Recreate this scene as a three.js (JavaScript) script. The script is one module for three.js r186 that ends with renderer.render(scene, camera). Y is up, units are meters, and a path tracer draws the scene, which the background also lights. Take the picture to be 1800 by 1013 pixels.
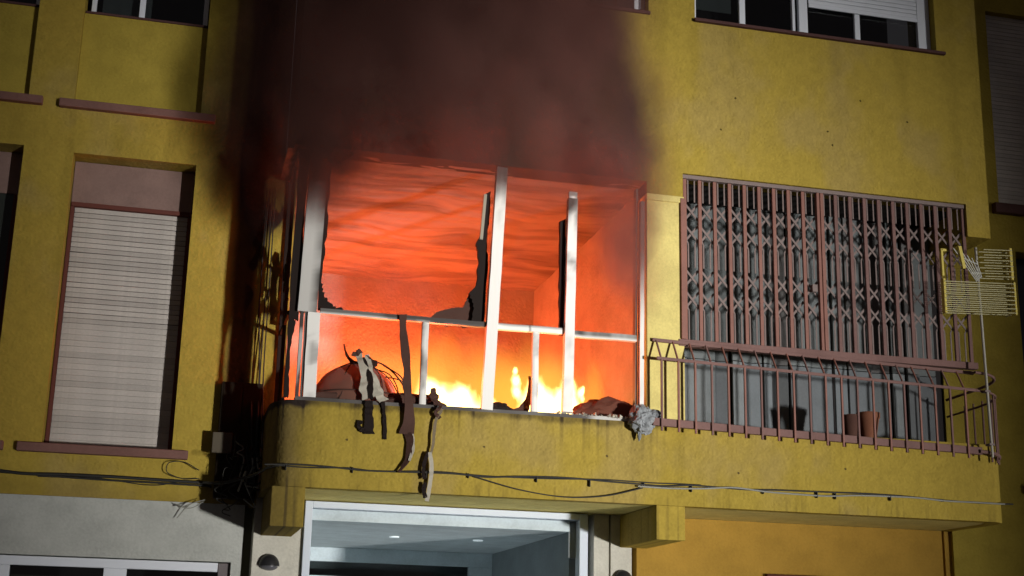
import * as THREE from 'three';
import { mergeGeometries, toCreasedNormals, mergeVertices } from 'three/addons/utils/BufferGeometryUtils.js';
import { RoundedBoxGeometry } from 'three/addons/geometries/RoundedBoxGeometry.js';

// ------------------------------------------------------------------ camera, sky, light, exposure
const scene = new THREE.Scene();
const camera = new THREE.PerspectiveCamera(23.55, 1800 / 1013, 0.1, 600);
camera.position.set(0, 1.6, 12.6);
camera.up.set(-0.083996, 0.965699, 0.245705);
camera.lookAt(camera.position.x + 0.229006, camera.position.y + 0.258684, camera.position.z - 0.938424);
scene.add(camera);

const renderer = new THREE.WebGLRenderer({ antialias: true });
renderer.setSize(1024, 576);
renderer.toneMapping = THREE.LinearToneMapping;
renderer.toneMappingExposure = 1.16;
renderer.shadowMap.enabled = true;

{ // dull night sky over a town
  const W = 64, H = 32, d = new Float32Array(W * H * 4);
  for (let j = 0; j < H; j++) for (let i = 0; i < W; i++) {
    const el = ((j + 0.5) / H - 0.5) * Math.PI, k = Math.exp(-Math.max(0, el) * 2.2), o = (j * W + i) * 4;
    d[o] = 0.020 + 0.046 * k; d[o + 1] = 0.019 + 0.037 * k; d[o + 2] = 0.024 + 0.030 * k; d[o + 3] = 1;
  }
  const sky = new THREE.DataTexture(d, W, H, THREE.RGBAFormat, THREE.FloatType);
  sky.mapping = THREE.EquirectangularReflectionMapping; sky.magFilter = THREE.LinearFilter; sky.needsUpdate = true;
  scene.background = sky; scene.environment = sky;
}
const sun = new THREE.DirectionalLight(new THREE.Color().setRGB(1, 0.975, 0.94), 3.9);
sun.position.set(3.5 + 0.545 * 30, 5 - 0.2 * 30, 30); sun.target.position.set(3.5, 5, 0);
sun.castShadow = true; sun.shadow.radius = 5.5;
Object.assign(sun.shadow.camera, { left: -12, right: 12, top: 10, bottom: -10, near: 1, far: 120 });
scene.add(sun, sun.target);

// ------------------------------------------------------------------ helpers
let seed = 12345;
const rnd = () => { seed = (seed + 0x6d2b79f5) | 0; let t = Math.imul(seed ^ (seed >>> 15), 1 | seed); t = (t + Math.imul(t ^ (t >>> 7), 61 | t)) ^ t; return ((t ^ (t >>> 14)) >>> 0) / 4294967296; };
const rr = (a, b) => a + (b - a) * rnd();
const hash = (x, y, z) => { let h = Math.imul(x, 374761393) + Math.imul(y, 668265263) + Math.imul(z, 2147483647 ^ 0x3c6ef372) | 0; h = Math.imul(h ^ (h >>> 13), 1274126177); return ((h ^ (h >>> 16)) >>> 0) / 4294967296; };
const sm = (t) => t * t * (3 - 2 * t), lerp = (a, b, t) => a + (b - a) * t;
const clamp = (x, a = 0, b = 1) => Math.min(b, Math.max(a, x));
const step = (a, b, x) => sm(clamp((x - a) / (b - a)));
function noise3(x, y, z = 0) {
  const X = Math.floor(x), Y = Math.floor(y), Z = Math.floor(z), u = sm(x - X), v = sm(y - Y), w = sm(z - Z);
  const c = (i, j, k) => hash(X + i, Y + j, Z + k);
  return lerp(lerp(lerp(c(0, 0, 0), c(1, 0, 0), u), lerp(c(0, 1, 0), c(1, 1, 0), u), v), lerp(lerp(c(0, 0, 1), c(1, 0, 1), u), lerp(c(0, 1, 1), c(1, 1, 1), u), v), w);
}
const fbm = (x, y, z = 0, n = 4) => { let s = 0, a = 0.5, t = 0; for (let i = 0; i < n; i++) { s += a * noise3(x, y, z + i * 7.3); t += a; a *= 0.5; x *= 2.03; y *= 2.03; z *= 2.03; } return s / t; };
const enc = (c) => Math.round(255 * clamp(c <= 0.0031308 ? 12.92 * c : 1.055 * Math.pow(c, 1 / 2.4) - 0.055));

// colour texture over a rectangle of the facade, in metres; fn(x, y) returns linear [r, g, b]
function areaTex(x0, y0, w, h, W, H, fn) {
  const d = new Uint8Array(W * H * 4);
  for (let j = 0; j < H; j++) for (let i = 0; i < W; i++) {
    const c = fn(x0 + (i + 0.5) / W * w, y0 + (j + 0.5) / H * h), o = (j * W + i) * 4;
    d[o] = enc(c[0]); d[o + 1] = enc(c[1]); d[o + 2] = enc(c[2]); d[o + 3] = 255;
  }
  const t = new THREE.DataTexture(d, W, H); t.colorSpace = THREE.SRGBColorSpace; t.magFilter = THREE.LinearFilter; t.needsUpdate = true;
  t.repeat.set(1 / w, 1 / h); t.offset.set(-x0 / w, -y0 / h);
  return t;
}
function tileTex(W, H, size, fn, srgb) {
  const d = new Uint8Array(W * H * 4);
  for (let j = 0; j < H; j++) for (let i = 0; i < W; i++) {
    const v = fn(i / W, j / H), c = typeof v === 'number' ? [v, v, v] : v, o = (j * W + i) * 4;
    for (let k = 0; k < 3; k++) d[o + k] = srgb ? enc(c[k]) : Math.round(255 * clamp(c[k]));
    d[o + 3] = 255;
  }
  const t = new THREE.DataTexture(d, W, H); if (srgb) t.colorSpace = THREE.SRGBColorSpace; t.magFilter = THREE.LinearFilter;
  t.wrapS = t.wrapT = THREE.RepeatWrapping; t.repeat.set(1 / size, 1 / size); t.needsUpdate = true;
  return t;
}
// noise that tiles, by blending
const tiled = (f) => (u, v) => { const a = step(0.8, 1, u), b = step(0.8, 1, v); return lerp(lerp(f(u, v), f(u - 1, v), a), lerp(f(u, v - 1), f(u - 1, v - 1), a), b); };
const plasterBump = tileTex(512, 512, 1.6, tiled((u, v) => 0.35 * fbm(u * 9 + 40, v * 9 + 40, 1, 3) + 0.65 * fbm(u * 70 + 90, v * 70 + 90, 4, 3)));
const grimeRough = tileTex(256, 256, 1.1, tiled((u, v) => 0.55 + 0.4 * fbm(u * 8 + 20, v * 8 + 20, 2, 4)));
const speckle = tileTex(512, 512, 0.9, tiled((u, v) => 0.80 + 0.26 * fbm(u * 6 + 30, v * 6 + 30, 3, 3) + 0.16 * (fbm(u * 60 + 9, v * 60 + 9, 5, 2) - 0.5)), true);

const C = (r, g, b) => new THREE.Color().setRGB(r, g, b);
const std = (name, color, o = {}) => new THREE.MeshPhysicalMaterial({ name, color, roughness: 0.85, specularIntensity: (o.roughness ?? 0.85) > 0.65 ? 0.15 : 0.7, ...o });
function metres(g) { // uv in metres by the dominant axis of each face
  if (g.index) g = g.toNonIndexed();
  const p = g.attributes.position, n = g.attributes.normal, uv = new Float32Array(p.count * 2);
  for (let i = 0; i < p.count; i++) {
    const f = i - (i % 3); let ax = 0, ay = 0, az = 0;
    for (let k = 0; k < 3; k++) { ax += Math.abs(n.getX(f + k)); ay += Math.abs(n.getY(f + k)); az += Math.abs(n.getZ(f + k)); }
    const x = p.getX(i), y = p.getY(i), z = p.getZ(i);
    if (az >= ax && az >= ay) { uv[2 * i] = x; uv[2 * i + 1] = y; } else if (ax >= ay) { uv[2 * i] = x + z; uv[2 * i + 1] = y; } else { uv[2 * i] = x; uv[2 * i + 1] = y + z; }
  }
  g.setAttribute('uv', new THREE.BufferAttribute(uv, 2)); return g;
}
const bx = (x0, x1, y0, y1, z0, z1) => new THREE.BoxGeometry(x1 - x0, y1 - y0, z1 - z0).translate((x0 + x1) / 2, (y0 + y1) / 2, (z0 + z1) / 2);
const rb = (x0, x1, y0, y1, z0, z1, r = 0.006) => new RoundedBoxGeometry(x1 - x0, y1 - y0, z1 - z0, 1, Math.min(r, 0.45 * Math.min(x1 - x0, y1 - y0, z1 - z0))).translate((x0 + x1) / 2, (y0 + y1) / 2, (z0 + z1) / 2);
const V = (x, y, z) => new THREE.Vector3(x, y, z);
const tube = (pts, r, n = 24, k = 6) => new THREE.TubeGeometry(new THREE.CatmullRomCurve3(pts.map((p) => V(...p))), n, r, k, false);
function bar(a, b, r, k = 6) { // straight round bar
  const A = V(...a), B = V(...b), d = B.clone().sub(A), g = new THREE.CylinderGeometry(r, r, d.length(), k);
  g.applyQuaternion(new THREE.Quaternion().setFromUnitVectors(V(0, 1, 0), d.clone().normalize())); return g.translate(...A.add(B).multiplyScalar(0.5).toArray());
}
function flat(a, b, w, t) { // flat bar in the facade plane from a to b, width w, thickness t
  const A = V(...a), B = V(...b), d = B.clone().sub(A), g = new THREE.BoxGeometry(w, d.length(), t);
  g.rotateZ(Math.atan2(-d.x, d.y)); return g.translate(...A.add(B).multiplyScalar(0.5).toArray());
}
function join(gs) {
  gs = gs.map((g) => { if (g.index) g = g.toNonIndexed(); for (const k of Object.keys(g.attributes)) if (!['position', 'normal', 'uv'].includes(k)) g.deleteAttribute(k); return g; });
  return gs.length > 1 ? mergeGeometries(gs) : gs[0];
}
const used = {};
const numbered = (n) => { used[n] = (used[n] ?? -1) + 1; return used[n] ? n + '_' + String(used[n]).padStart(3, '0') : n; };
function part(parent, name, geos, mat, label) {
  const g = metres(join([].concat(geos))); const m = new THREE.Mesh(g, mat); m.name = name; m.castShadow = m.receiveShadow = true;
  if (label) m.userData.label = label;
  parent.add(m); return m;
}
function thing(name, label, category, pos = [0, 0, 0], group) {
  const o = new THREE.Group(); o.name = numbered(name); o.position.set(...pos); o.userData = { label, category }; if (group) o.userData.group = group; scene.add(o); return o;
}
// a part whose geometry is given in world metres, placed under a thing that stands elsewhere
function wpart(parent, name, geos, mat, label) { const m = part(parent, name, geos, mat, label); let o = parent; while (o && o !== scene) { m.position.sub(o.position); o = o.parent; } return m; }
function structure(name, geos, mat) { const m = part(scene, name, geos, mat); m.userData.kind = 'structure'; return m; }
function panelWithHoles(outline, holes, z0, z1) {
  const s = new THREE.Shape(outline.map(([x, y]) => new THREE.Vector2(x, y)));
  for (const [a, b, c, d] of holes) s.holes.push(new THREE.Path([[a, c], [a, d], [b, d], [b, c]].map(([x, y]) => new THREE.Vector2(x, y))));
  return new THREE.ExtrudeGeometry(s, { depth: z1 - z0, bevelEnabled: false }).translate(0, 0, z0);
}
function planExtrude(outline, y0, y1) { // outline in (x, z), extruded upwards
  const s = new THREE.Shape(outline.map(([x, z]) => new THREE.Vector2(x, -z)));
  return new THREE.ExtrudeGeometry(s, { depth: y1 - y0, bevelEnabled: false, curveSegments: 12 }).rotateX(-Math.PI / 2).translate(0, y0, 0);
}
// a crumpled strip: rectangle swept along points, w wide along dir, t thick
function ribbon(pts, w, t, dir = [1, 0, 0], rag = 0.25, n = 40) {
  const c = new THREE.CatmullRomCurve3(pts.map((p) => V(...p))), D = V(...dir).normalize(), pos = [], idx = [];
  for (let i = 0; i <= n; i++) {
    const u = i / n, p = c.getPoint(u), tan = c.getTangent(u), s = D.clone().sub(tan.clone().multiplyScalar(D.dot(tan))).normalize(), nn = tan.clone().cross(s);
    const k = typeof w === 'function' ? w(u) : w, a = k * (0.5 + rag * (noise3(u * 9, pts[0][0] * 9, 1) - 0.5)), b = k * (0.5 + rag * (noise3(u * 9, pts[0][0] * 9, 8) - 0.5)), off = t * 1.2 * (noise3(u * 11, 3, pts[0][0] * 5) - 0.5);
    for (const [q, r] of [[-a, -t / 2], [b, -t / 2], [b, t / 2], [-a, t / 2]]) { const v = p.clone().addScaledVector(s, q).addScaledVector(nn, r + off); pos.push(v.x, v.y, v.z); }
    if (i < n) for (let k2 = 0; k2 < 4; k2++) { const o = i * 4, e = (k2 + 1) % 4; idx.push(o + k2, o + e, o + 4 + e, o + k2, o + 4 + e, o + 4 + k2); }
  }
  const e = n * 4; idx.push(0, 2, 1, 0, 3, 2, e, e + 1, e + 2, e, e + 2, e + 3);
  const g = new THREE.BufferGeometry(); g.setAttribute('position', new THREE.Float32BufferAttribute(pos, 3)); g.setIndex(idx); g.computeVertexNormals();
  const f = g.toNonIndexed(); f.computeVertexNormals(); f.setAttribute('uv', new THREE.Float32BufferAttribute(new Float32Array(f.attributes.position.count * 2), 2)); return f;
}
function crumple(g, amp, freq, sd = 0) { // pushes vertices along their direction from the centre by noise
  g = mergeVertices(g.deleteAttribute('uv').deleteAttribute('normal')); const p = g.attributes.position;
  for (let i = 0; i < p.count; i++) { const v = V(p.getX(i), p.getY(i), p.getZ(i)), k = 1 + amp * (fbm(v.x * freq + sd + 50, v.y * freq + 50, v.z * freq + 50, 3) - 0.5) * 2; p.setXYZ(i, v.x * k, v.y * k, v.z * k); }
  g.computeVertexNormals(); const f = g.toNonIndexed(); f.computeVertexNormals(); f.setAttribute('uv', new THREE.Float32BufferAttribute(new Float32Array(f.attributes.position.count * 2), 2)); return f;
}

// ------------------------------------------------------------------ materials
const YEL = [0.43, 0.312, 0.054];
const plugs = [[5.45, 7.35], [5.28, 6.98], [6.55, 6.95], [7.45, 7.32], [6.5, 7.1], [6.9, 7.5]];
// paint with blotches, fine mottling, rain streaks and drill holes
function paint(x, y, sd = 0) {
  const blot = fbm(x * 0.9 + 30 + sd, y * 0.9 + 30, 2, 4), fine = fbm(x * 14 + 60, y * 14 + 60, 3, 3), streak = fbm(x * 5 + 80 + sd, y * 0.5 + 20, 6, 3);
  let k = 0.855 + 0.13 * blot + 0.19 * (fine - 0.5) + 0.12 * (noise3(x * 60, y * 60, 1) - 0.5) - 0.11 * step(0.52, 0.8, streak);
  const g = step(0.5, 0.75, fbm(x * 2.1 + 11 + sd, y * 1.4 + 70, 9, 4));
  return [YEL[0] * k * (1 - 0.05 * g), YEL[1] * k * (1 - 0.04 * g), YEL[2] * k * (1 + 0.5 * g)];
}
const mixSoot = (c, s) => { const b = [0.030, 0.021, 0.018]; return c.map((v, i) => lerp(v, b[i], clamp(s))); };
const bayTex = areaTex(0.9, 6.05, 7.5, 3.65, 1152, 576, (x, y) => {
  let c = paint(x, y);
  for (const [a, b] of plugs) if (Math.hypot(x - a, y - b) < 0.011) c = c.map((v) => v * 0.18);
  const e = fbm(x * 1.7 + 5, y * 1.0 + 5, 1, 5) - 0.5, edge = 4.52 - 0.10 * (y - 6.3) + 0.55 * e;
  let s = step(edge + 0.22, edge - 0.30, x);
  s *= 0.93 + 0.1 * fbm(x * 3, y * 2, 7, 4);
  return mixSoot(c, s);
});
const leftTex = areaTex(-4.2, 2.9, 5.2, 6.8, 640, 832, (x, y) => {
  let c = paint(x, y, 13);
  const n = fbm(x * 2.3 + 9, y * 2.3 + 9, 4, 4);
  let s = 0.75 * step(0.45, 0.0, Math.hypot((x + 0.25) * 1.1, (y - 7.35) * 0.8) + 0.5 * (n - 0.5)) + 0.8 * step(0.55, 0.05, Math.hypot((x - 0.32) * 1.3, (y - 6.5) * 0.6) + 0.45 * (n - 0.5)) + 0.9 * step(0.5, 0.7, x + 0.2 * (n - 0.5)) * step(5.7, 6.2, y + 0.4 * n) + 1.1 * step(0.40, 0.5, x + 0.08 * (n - 0.5)) * step(0.74, 0.64, x + 0.06 * (n - 0.5)) * step(3.6, 4.2, y) + 0.7 * step(0.55, 0.7, x) * step(0.5, 0.62, fbm(x * 7, y * 3.2, 5, 3));
  s += 0.5 * step(3.2, 3.0, y + 0.25 * (n - 0.5)) * 0.5;
  return mixSoot(c, s * 0.8);
});
const parapetTex = areaTex(0.6, 2.6, 8.0, 1.4, 1408, 256, (x, y) => {
  let c = paint(x, y, 29);
  const col = fbm(x * 22 + 3, 4, 1, 3), len = 0.08 + 0.75 * fbm(x * 6 + 30, 9, 2, 3) * step(0.45, 0.75, col);
  let s = 0.38 * step(0.5, 0.78, col) * step(3.86 - len, 3.86, y) * (x < 4.6 ? 1 : 0.35);
  s += 0.55 * step(3.86, 3.835, y) * step(3.79, 3.85, y + 0.06 * fbm(x * 9, 3, 4, 3)) * (x < 4.6 ? 1 : 0.2);
  s += 0.35 * step(0.6, 0.8, fbm(x * 30 + 7, y * 1.4, 5, 2)) * step(3.3, 3.05, y) * 0.7;
  s += 0.62 * step(1.42, 0.95, x + 0.12 * (fbm(x * 6, y * 5, 3, 3) - 0.5));
  for (const [a, b] of [[1.55, 3.5], [2.84, 3.51], [4.05, 3.49], [6.55, 3.5], [5.4, 3.4]]) if (Math.hypot(x - a, y - b) < 0.011) s = 0.8;
  return mixSoot(c, s);
});
const wallYellow = std('bay_paint', C(1, 1, 1), { map: bayTex, bumpMap: plasterBump, bumpScale: 0.011, roughness: 0.92 });
const wallLeft = std('left_paint', C(1, 1, 1), { map: leftTex, bumpMap: plasterBump, bumpScale: 0.011, roughness: 0.92 });
const wallParapet = std('parapet_paint', C(1, 1, 1), { map: parapetTex, bumpMap: plasterBump, bumpScale: 0.011, roughness: 0.92 });
const plainYellow = std('yellow_paint', C(0.41, 0.31, 0.052), { map: speckle, bumpMap: plasterBump, bumpScale: 0.011, roughness: 0.92 });
const paleYellow = std('pale_yellow_paint', C(0.74, 0.62, 0.22), { map: speckle, bumpMap: plasterBump, bumpScale: 0.005, roughness: 0.9 });
const ochre = std('ochre_paint', C(0.43, 0.255, 0.046), { map: speckle, bumpMap: plasterBump, bumpScale: 0.004, roughness: 0.9 });
const greyRender = std('grey_render', C(0.47, 0.48, 0.44), { map: speckle, bumpMap: plasterBump, bumpScale: 0.005, roughness: 0.92 });
const creamRender = std('cream_render', C(0.58, 0.56, 0.48), { map: speckle, bumpMap: plasterBump, bumpScale: 0.004, roughness: 0.9 });
const sillStone = std('sill_tile', C(0.22, 0.115, 0.095), { map: speckle, roughness: 0.75 });
const darkSill = std('dark_sill', C(0.10, 0.05, 0.045), { map: speckle, roughness: 0.7 });
const shutterBox = std('shutter_box_paint', C(0.26, 0.17, 0.145), { map: speckle, roughness: 0.8 });
const slatMat = [0.50, 0.56, 0.53, 0.46, 0.55, 0.51].map((v, i) => std('shutter_plastic_' + i, C(v, v * 0.91, v * 0.82), { map: speckle, roughness: 0.6 }));
const redTrim = std('red_trim', C(0.13, 0.045, 0.035), { roughness: 0.7 });
const whitePaint = std('white_aluminium', C(0.70, 0.73, 0.78), { roughness: 0.45, roughnessMap: grimeRough });
const portalMetal = std('portal_metal', C(0.60, 0.66, 0.74), { roughness: 0.4, roughnessMap: grimeRough });
const portalPanel = std('portal_panel', C(0.50, 0.58, 0.61), { map: speckle, roughness: 0.55 });
const portalCeil = std('portal_ceiling', C(0.52, 0.58, 0.60), { map: speckle, roughness: 0.7 });
const portalDark = std('portal_dark', C(0.24, 0.27, 0.28), { map: speckle, roughness: 0.6 });
const glass = new THREE.MeshPhysicalMaterial({ name: 'window_glass', color: C(0.55, 0.58, 0.58), roughness: 0.06, transmission: 1, thickness: 0, ior: 1.5 });
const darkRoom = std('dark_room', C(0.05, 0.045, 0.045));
const curtain = std('curtain', C(0.25, 0.25, 0.25), { roughness: 0.95 });
const roomWall = std('room_plaster', C(0.34, 0.30, 0.27), { map: speckle, bumpMap: plasterBump, bumpScale: 0.01, roughness: 0.95 });
const char = std('charred', C(0.022, 0.016, 0.014), { roughness: 0.8 });
const charBrown = std('scorched', C(0.085, 0.045, 0.035), { map: speckle, roughness: 0.85 });
const cream = std('melted_cream_plastic', C(0.50, 0.46, 0.37), { map: speckle, roughness: 0.6 });
const ironRed = std('red_oxide_paint', C(0.27, 0.118, 0.088), { map: speckle, roughness: 0.6 });
const ironPink = std('pink_oxide_paint', C(0.225, 0.13, 0.115), { map: speckle, roughness: 0.7 });
const ironGrey = std('worn_iron', C(0.22, 0.165, 0.15), { map: speckle, roughness: 0.6 });
const cableMat = std('cable_black', C(0.025, 0.024, 0.02), { roughness: 0.6 });
const cableGrey = std('cable_grey', C(0.28, 0.28, 0.24), { roughness: 0.6 });
const boxBrown = std('cabinet_brown', C(0.024, 0.017, 0.011), { map: speckle, roughness: 0.8 });
const boxGrey = std('junction_grey', C(0.10, 0.085, 0.06), { roughness: 0.7 });
const sooty = (name, color, y0, y1, o = {}) => new THREE.MeshStandardMaterial({ name, color, roughness: 0.5, vertexColors: true, ...o, userData: { y0, y1 } });
// aluminium of the burnt window with soot that gathers towards the top of each piece
const burntAlu = new THREE.MeshStandardMaterial({ name: 'burnt_aluminium', color: C(0.88, 0.86, 0.80), roughness: 0.5, vertexColors: true });
function sootPaint(g, fn) { const p = g.attributes.position, c = new Float32Array(p.count * 3); for (let i = 0; i < p.count; i++) { const k = clamp(fn(p.getX(i), p.getY(i), p.getZ(i))); c[3 * i] = lerp(1, 0.05, k); c[3 * i + 1] = lerp(1, 0.04, k); c[3 * i + 2] = lerp(1, 0.035, k); } g.setAttribute('color', new THREE.BufferAttribute(c, 3)); return g; }
// a box cut into rings along its length so that vertex colours can vary
function longBox(w, h, d, n = 36) { const g = new THREE.BoxGeometry(w, h, d, 2, n, 1); const p = g.attributes.position; for (let i = 0; i < p.count; i++) p.setXYZ(i, p.getX(i) + 0.004 * (noise3(p.getY(i) * 6 + 9, 3, w * 40) - 0.5), p.getY(i), p.getZ(i)); return g; }

// ------------------------------------------------------------------ ground: a terrace street that falls away downhill
{
  const asphalt = std('asphalt', C(0.05, 0.05, 0.052), { map: speckle, bumpMap: plasterBump, bumpScale: 0.01 });
  const s = new THREE.Shape([[-120, 0], [6.4, 0], [320, -66.8], [320, -68], [6.4, -1], [-120, -1]].map(([a, b]) => new THREE.Vector2(a, b)));
  structure('ground', new THREE.ExtrudeGeometry(s, { depth: 400, bevelEnabled: false }).translate(0, 0, -200).rotateY(-Math.PI / 2).translate(0, -0.13, 0), asphalt);
  structure('pavement', bx(-30, 40, -0.12, 0, -0.9, 2.2), std('paving', C(0.22, 0.21, 0.2), { map: speckle }));
}
// a long unlit building down the hill on the far side of the street, with a tall passage through it
{
  const L = V(0.478, 0, 0.878), P = V(0.878, 0, -0.478), wallM = std('far_wall', C(0.3, 0.28, 0.25)), roofM = std('far_roof', C(0.18, 0.08, 0.05));
  const D = 110, c = L.clone().multiplyScalar(D).addScaledVector(P, 3.35), h = thing('far_building', 'long unlit building down the hill with a tall passage through it', 'building', [c.x, -25, c.z]);
  h.rotation.y = Math.atan2(0.478, 0.878);
  part(h, 'wall', panelWithHoles([[-45, 0], [-2.9, 0], [-2.9, 14.8], [3.2, 14.8], [3.2, 0], [45, 0], [45, 24], [-45, 24]], [], -3, 3), wallM); part(h, 'roof', bx(-45.4, 45.4, 24, 24.4, -3.4, 3.4), roofM);
}

// ------------------------------------------------------------------ left building, set back
const left = thing('apartment_building', 'yellow apartment block on the left with rolled-down cream shutter and grey ground floor', 'building', [-1.7, 0, -1.1]);
const ZB = -1.1;
wpart(left, 'wall', panelWithHoles([[-4.2, 2.975], [0.845, 2.975], [0.845, 3.845], [1.03, 3.845], [1.03, 6.315], [0.895, 6.315], [0.895, 9.7], [-4.2, 9.7]], [[-1.2, 0, 3.46, 6.385], [-2.95, -1.675, 3.46, 6.41], [-1.25, 0, 6.93, 9.6], [-2.95, -1.69, 6.93, 9.6]], ZB - 0.32, ZB), wallLeft);
wpart(left, 'ground_floor_wall', panelWithHoles([[-4.2, -0.02], [0.735, -0.02], [0.735, 2.972], [-4.2, 2.972]], [[-2.6, 0.64, 1.0, 2.425]], ZB - 0.3, ZB + 0.006), greyRender);
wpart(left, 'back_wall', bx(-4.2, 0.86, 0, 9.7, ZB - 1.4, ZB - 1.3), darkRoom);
for (const [a, b] of [[-1.25, 0], [-2.95, -1.69]]) wpart(left, 'spandrel_panel', bx(a, b, 6.93, 7.95, ZB - 0.3, ZB - 0.1), plainYellow);
const sill = (par, x0, x1, y0, y1, z0, z1, m, name = 'window_sill') => wpart(par, name, rb(x0, x1, y0, y1, z0, z1, 0.012), m);
sill(left, -1.416, 0.156, 3.375, 3.462, ZB - 0.28, ZB + 0.07, sillStone); sill(left, -3.1, -1.535, 3.375, 3.462, ZB - 0.28, ZB + 0.07, sillStone);
sill(left, -1.39, 0.152, 6.845, 6.932, ZB - 0.28, ZB + 0.07, sillStone); sill(left, -3.1, -1.545, 6.845, 6.932, ZB - 0.28, ZB + 0.07, sillStone);
{ // rolled-down shutter
  const sh = new THREE.Group(); sh.name = 'roller_shutter'; left.add(sh); sh.position.set(-0.6 + 1.7, 3.5, -0.3);
  wpart(sh, 'shutter_box', rb(-1.195, -0.005, 5.93, 6.38, ZB - 0.29, ZB - 0.245), shutterBox);
  wpart(sh, 'box_lip', rb(-1.19, -0.005, 5.90, 5.945, ZB - 0.29, ZB - 0.225), redTrim);
  wpart(sh, 'guide', rb(-1.195, -1.155, 3.465, 5.9, ZB - 0.3, ZB - 0.235), redTrim); wpart(sh, 'guide', rb(-0.04, -0.005, 3.465, 5.9, ZB - 0.3, ZB - 0.235), redTrim);
  let y = 5.9, i = 0; const cache = {};
  while (y > 3.54) {
    const low = y < 4.75, p = low ? 0.058 : 0.052, h = low ? p - 0.001 : p - 0.0028;
    const key = low ? 1 : 0; cache[key] ??= metres(new RoundedBoxGeometry(1.115, h, 0.014, 2, low ? 0.0035 : 0.006));
    const m = new THREE.Mesh(cache[key], slatMat[Math.floor(rnd() * 6)]); m.name = numbered('slat'); m.position.set(-0.5975 + 1.7 - sh.position.x - left.position.x - 1.7 + 0, 0, 0);
    m.position.set(-0.5975, y - p / 2, ZB - 0.27 + 0.003 * (rnd() - 0.5)).sub(sh.position).sub(left.position); m.rotation.x = low ? 0.02 * (rnd() - 0.5) : -0.10 + 0.05 * (rnd() - 0.5); m.rotation.z = 0.0035 * (rnd() - 0.5) + (i === 9 || i === 21 ? 0.006 : 0); m.castShadow = m.receiveShadow = true; sh.add(m);
    y -= p; i++;
  }
  wpart(sh, 'bottom_bar', rb(-1.15, -0.045, 3.475, y + 0.002, ZB - 0.285, ZB - 0.25), slatMat[2]);
  wpart(sh, 'slat_gap_backing', bx(-1.15, -0.045, 3.5, 5.9, ZB - 0.315, ZB - 0.30), darkRoom);
}
{ // far left window, shutter box and dark glass
  const w = new THREE.Group(); w.name = 'window'; left.add(w); w.position.set(-0.6, 3.5, -0.3);
  wpart(w, 'shutter_box', rb(-2.945, -1.68, 5.97, 6.405, ZB - 0.29, ZB - 0.245), shutterBox);
  wpart(w, 'pane', bx(-2.9, -1.72, 3.5, 5.97, ZB - 0.27, ZB - 0.262), std('dim_glass', C(0.03, 0.035, 0.03), { roughness: 0.15 }));
  wpart(w, 'frame', [rb(-2.945, -2.88, 3.465, 5.97, ZB - 0.29, ZB - 0.24), rb(-1.745, -1.68, 3.465, 5.97, ZB - 0.29, ZB - 0.24)], redTrim);
}
function slidingWindow(par, x0, x1, y0, y1, z, posts, shutterTo, dim) { // frame, panes, posts, optional half-lowered shutter
  const w = new THREE.Group(); w.name = 'window'; par.add(w); w.position.set((x0 + x1) / 2, y0, z).sub(par.position);
  wpart(w, 'frame', [rb(x0, x0 + 0.05, y0, y1, z - 0.06, z), rb(x1 - 0.05, x1, y0, y1, z - 0.06, z), rb(x0 + 0.05, x1 - 0.05, y0, y0 + 0.035, z - 0.058, z - 0.002)], whitePaint);
  for (const [a, b, dz] of posts) wpart(w, 'post', rb(a, b, y0 + 0.03, y1, z - 0.05 + dz, z - 0.003 + dz), whitePaint);
  wpart(w, 'pane', bx(x0 + 0.05, x1 - 0.05, y0 + 0.035, y1, z - 0.038, z - 0.034), glass);
  if (dim) wpart(w, 'curtain', ribbon([[x0 + 0.1, (y0 + y1) / 2, z - 0.14], [(x0 + x1) / 2, (y0 + y1) / 2, z - 0.17], [x0 + (x1 - x0) * dim, (y0 + y1) / 2, z - 0.14]], y1 - y0 - 0.1, 0.006, [0, 1, 0], 0, 60), curtain);
  return w;
}
slidingWindow(left, -1.2, -0.01, 7.96, 9.58, ZB - 0.2, [[-0.72, -0.66, 0]], 0, 0.4);
slidingWindow(left, -2.9, -1.7, 7.96, 9.58, ZB - 0.2, [[-2.3, -2.24, 0]], 0, 0);
wpart(left, 'window_ledge', [rb(-1.245, -0.005, 7.95, 7.975, ZB - 0.3, ZB - 0.085, 0.004), rb(-2.945, -1.695, 7.95, 7.975, ZB - 0.3, ZB - 0.085, 0.004)], darkSill);
{ // ground floor window
  const w = new THREE.Group(); w.name = 'window'; left.add(w); w.position.set(-1, 1.0, 0.0).sub(left.position); const z = ZB - 0.02;
  wpart(w, 'frame', [rb(-2.6, 0.52, 2.33, 2.415, z - 0.07, z), rb(-0.525, -0.315, 1.0, 2.33, z - 0.07, z + 0.002), rb(-1.56, -1.36, 1.0, 2.33, z - 0.07, z + 0.002), rb(-2.6, -2.5, 1.0, 2.33, z - 0.07, z)], whitePaint);
  wpart(w, 'side_frame', rb(0.525, 0.635, 1.0, 2.415, z - 0.1, z - 0.02), std('dull_frame', C(0.16, 0.14, 0.14)));
  wpart(w, 'pane', [bx(-2.5, 0.52, 1.0, 2.33, z - 0.05, z - 0.046)], glass);
  wpart(w, 'blind', [bx(-1.36, -0.525, 1.0, 2.25, z - 0.16, z - 0.15)], std('olive_blind', C(0.16, 0.14, 0.10), { map: speckle }));
}

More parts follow.
